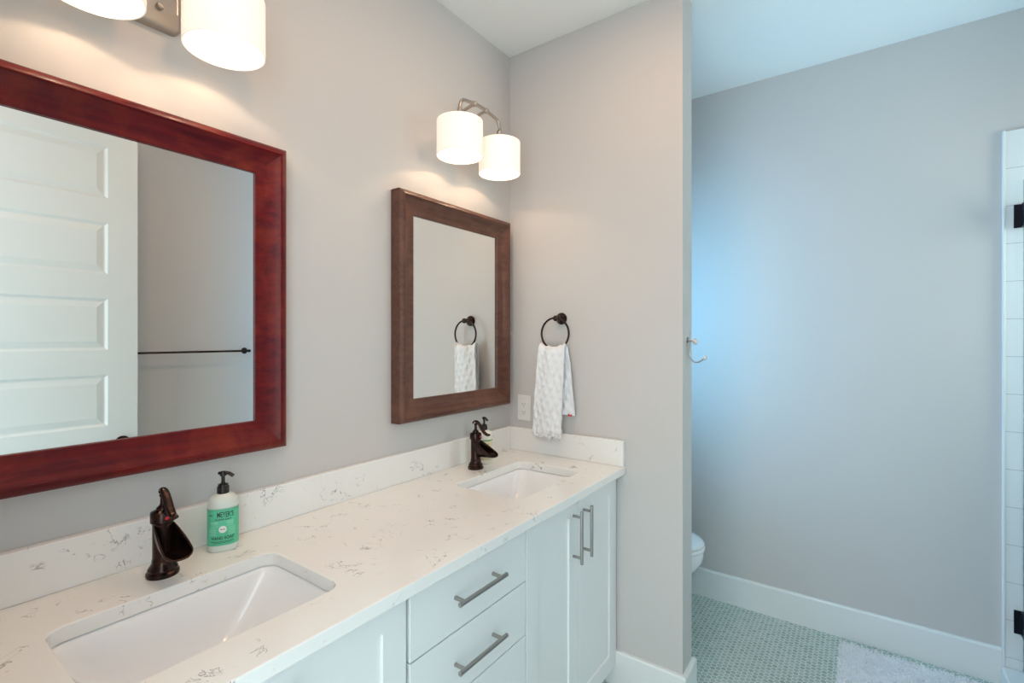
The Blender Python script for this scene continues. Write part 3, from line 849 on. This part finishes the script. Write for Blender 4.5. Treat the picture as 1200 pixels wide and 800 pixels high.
# ------------------------------------------------------------------ towel bar on the right wall (seen in the mirror)
def towel_bar():
    r = tag(empty('towel_bar', (-0.68, YR, 1.332)), 'thin dark towel bar across the bare wall, seen in the left mirror', 'towel bar')
    new('bar', tube([(-0.305, 0.060, 0), (0.305, 0.060, 0)], 0.006, 16), BRONZE, r, smooth=True)
    for s in (-1, 1):
        new('bracket', lathe([(0.019, 0.0003), (0.019, 0.004), (0.012, 0.010), (0.008, 0.016), (0.007, 0.050), (0.009, 0.054), (0.009, 0.066), (0.003, 0.069)], 32, (s * 0.305, 0, 0), 'y'), BRONZE, r, smooth=True)
    return r
towel_bar()

# ------------------------------------------------------------------ toilet
def toilet():
    r = tag(empty('toilet', (0.525, -0.34, 0)), 'white toilet, only its rounded front showing past the partition', 'toilet')
    def egg(w_, y0, y1, z, n=48):
        """plan outline: y0 front (-), y1 back"""
        cy = y1 - w_ * 0.9; out = []
        for i in range(n):
            a = 2 * pi * i / n; c, s = cos(a), sin(a)
            ly = (cy - y0) if s < 0 else (y1 - cy)
            e = 2.0 if s < 0 else 2.8
            out.append(Vector((w_ * math.copysign(abs(c) ** (2/e), c), cy + ly * math.copysign(abs(s) ** (2/e), s), z)))
        return out
    yb = 0.12; yf = -0.415
    bm = bmesh.new()
    loft(bm, [egg(0.105, -0.22, 0.22, 0.0), egg(0.105, -0.225, 0.22, 0.02), egg(0.098, -0.21, 0.21, 0.05), egg(0.10, -0.20, 0.20, 0.14), egg(0.118, -0.245, 0.19, 0.20), egg(0.150, -0.325, 0.17, 0.26),
              egg(0.172, -0.380, 0.15, 0.31), egg(0.182, -0.403, 0.14, 0.35), egg(0.185, -0.409, 0.14, 0.385), egg(0.182, -0.406, 0.14, 0.397), egg(0.150, -0.37, 0.10, 0.398)])
    new('bowl', bm, PORC, r, smooth=True, angle=60)
    bm = bmesh.new()
    loft(bm, [egg(0.180, -0.408, 0.06, 0.400), egg(0.186, -0.414, 0.06, 0.404), egg(0.186, -0.414, 0.06, 0.416), egg(0.181, -0.409, 0.06, 0.420)])
    new('seat', bm, PORC, r, smooth=True, angle=60)
    bm = bmesh.new()
    loft(bm, [egg(0.178, -0.405, 0.06, 0.4225), egg(0.184, -0.411, 0.06, 0.427), egg(0.184, -0.411, 0.06, 0.434), egg(0.176, -0.400, 0.055, 0.441), egg(0.150, -0.36, 0.04, 0.446), egg(0.09, -0.28, 0.01, 0.449)])
    new('lid', bm, PORC, r, smooth=True, angle=60)
    new('tank', boxes((-0.215, 0.13, 0.39, 0.215, 0.322, 0.74)), PORC, r, bevel=0.02, seg=4)
    new('tank_lid', boxes((-0.225, 0.12, 0.741, 0.225, 0.330, 0.775)), PORC, r, bevel=0.01, seg=3)
    new('flush_lever', tube(catmull([(-0.16, 0.13, 0.68), (-0.16, 0.115, 0.68), (-0.13, 0.11, 0.677), (-0.09, 0.11, 0.67)], 5), 0.006), CHROME, r, smooth=True)
    return r
toilet()

# ------------------------------------------------------------------ bath rug
def rug():
    x0, x1, y0, y1 = 0.02, 0.845, -1.800, -1.272
    r = tag(empty('bath_rug', ((x0+x1)/2, (y0+y1)/2, 0)), 'fluffy white shag bath rug on the green tile floor', 'rug')
    cx, cy = (x0+x1)/2, (y0+y1)/2
    bm = bmesh.new(); NX, NY = 150, 100; G = []
    for i in range(NX + 1):
        row = []
        for j in range(NY + 1):
            x = x0 + (x1-x0)*i/NX; y = y0 + (y1-y0)*j/NY
            e = min(i, NX-i, j, NY-j)
            z = 0.012 * min(1, e / 3) + 0.004 * noise.noise(Vector((x*55, y*55, 0))) * min(1, e/2) + 0.001
            row.append(bm.verts.new((x-cx, y-cy, max(z, 0.0008))))
        G.append(row)
    for i in range(NX):
        for j in range(NY): bm.faces.new((G[i][j], G[i+1][j], G[i+1][j+1], G[i][j+1]))
    new('backing', bm, RUGM, r, smooth=True, angle=180)
    rnd = random.Random(9); bm = bmesh.new()
    for _ in range(26000):
        x = rnd.uniform(x0, x1) - cx; y = rnd.uniform(y0, y1) - cy
        a = rnd.uniform(0, 2*pi); w_ = 0.0016; l = rnd.uniform(0.003, 0.011); h = rnd.uniform(0.007, 0.013)
        dx, dy = cos(a), sin(a); z = 0.008
        p = [(x - dy*w_, y + dx*w_, z), (x + dy*w_, y - dx*w_, z), (x + dx*l*0.6 + dy*w_, y + dy*l*0.6 - dx*w_, z + h*0.8), (x + dx*l*0.6 - dy*w_, y + dy*l*0.6 + dx*w_, z + h*0.8), (x + dx*l*1.3, y + dy*l*1.3, z + h)]
        v = [bm.verts.new(q) for q in p]
        bm.faces.new((v[0], v[1], v[2], v[3])); bm.faces.new((v[3], v[2], v[4]))
    pl = new('pile', bm, RUGM, r); pl['kind'] = 'stuff'
    return r
rug()
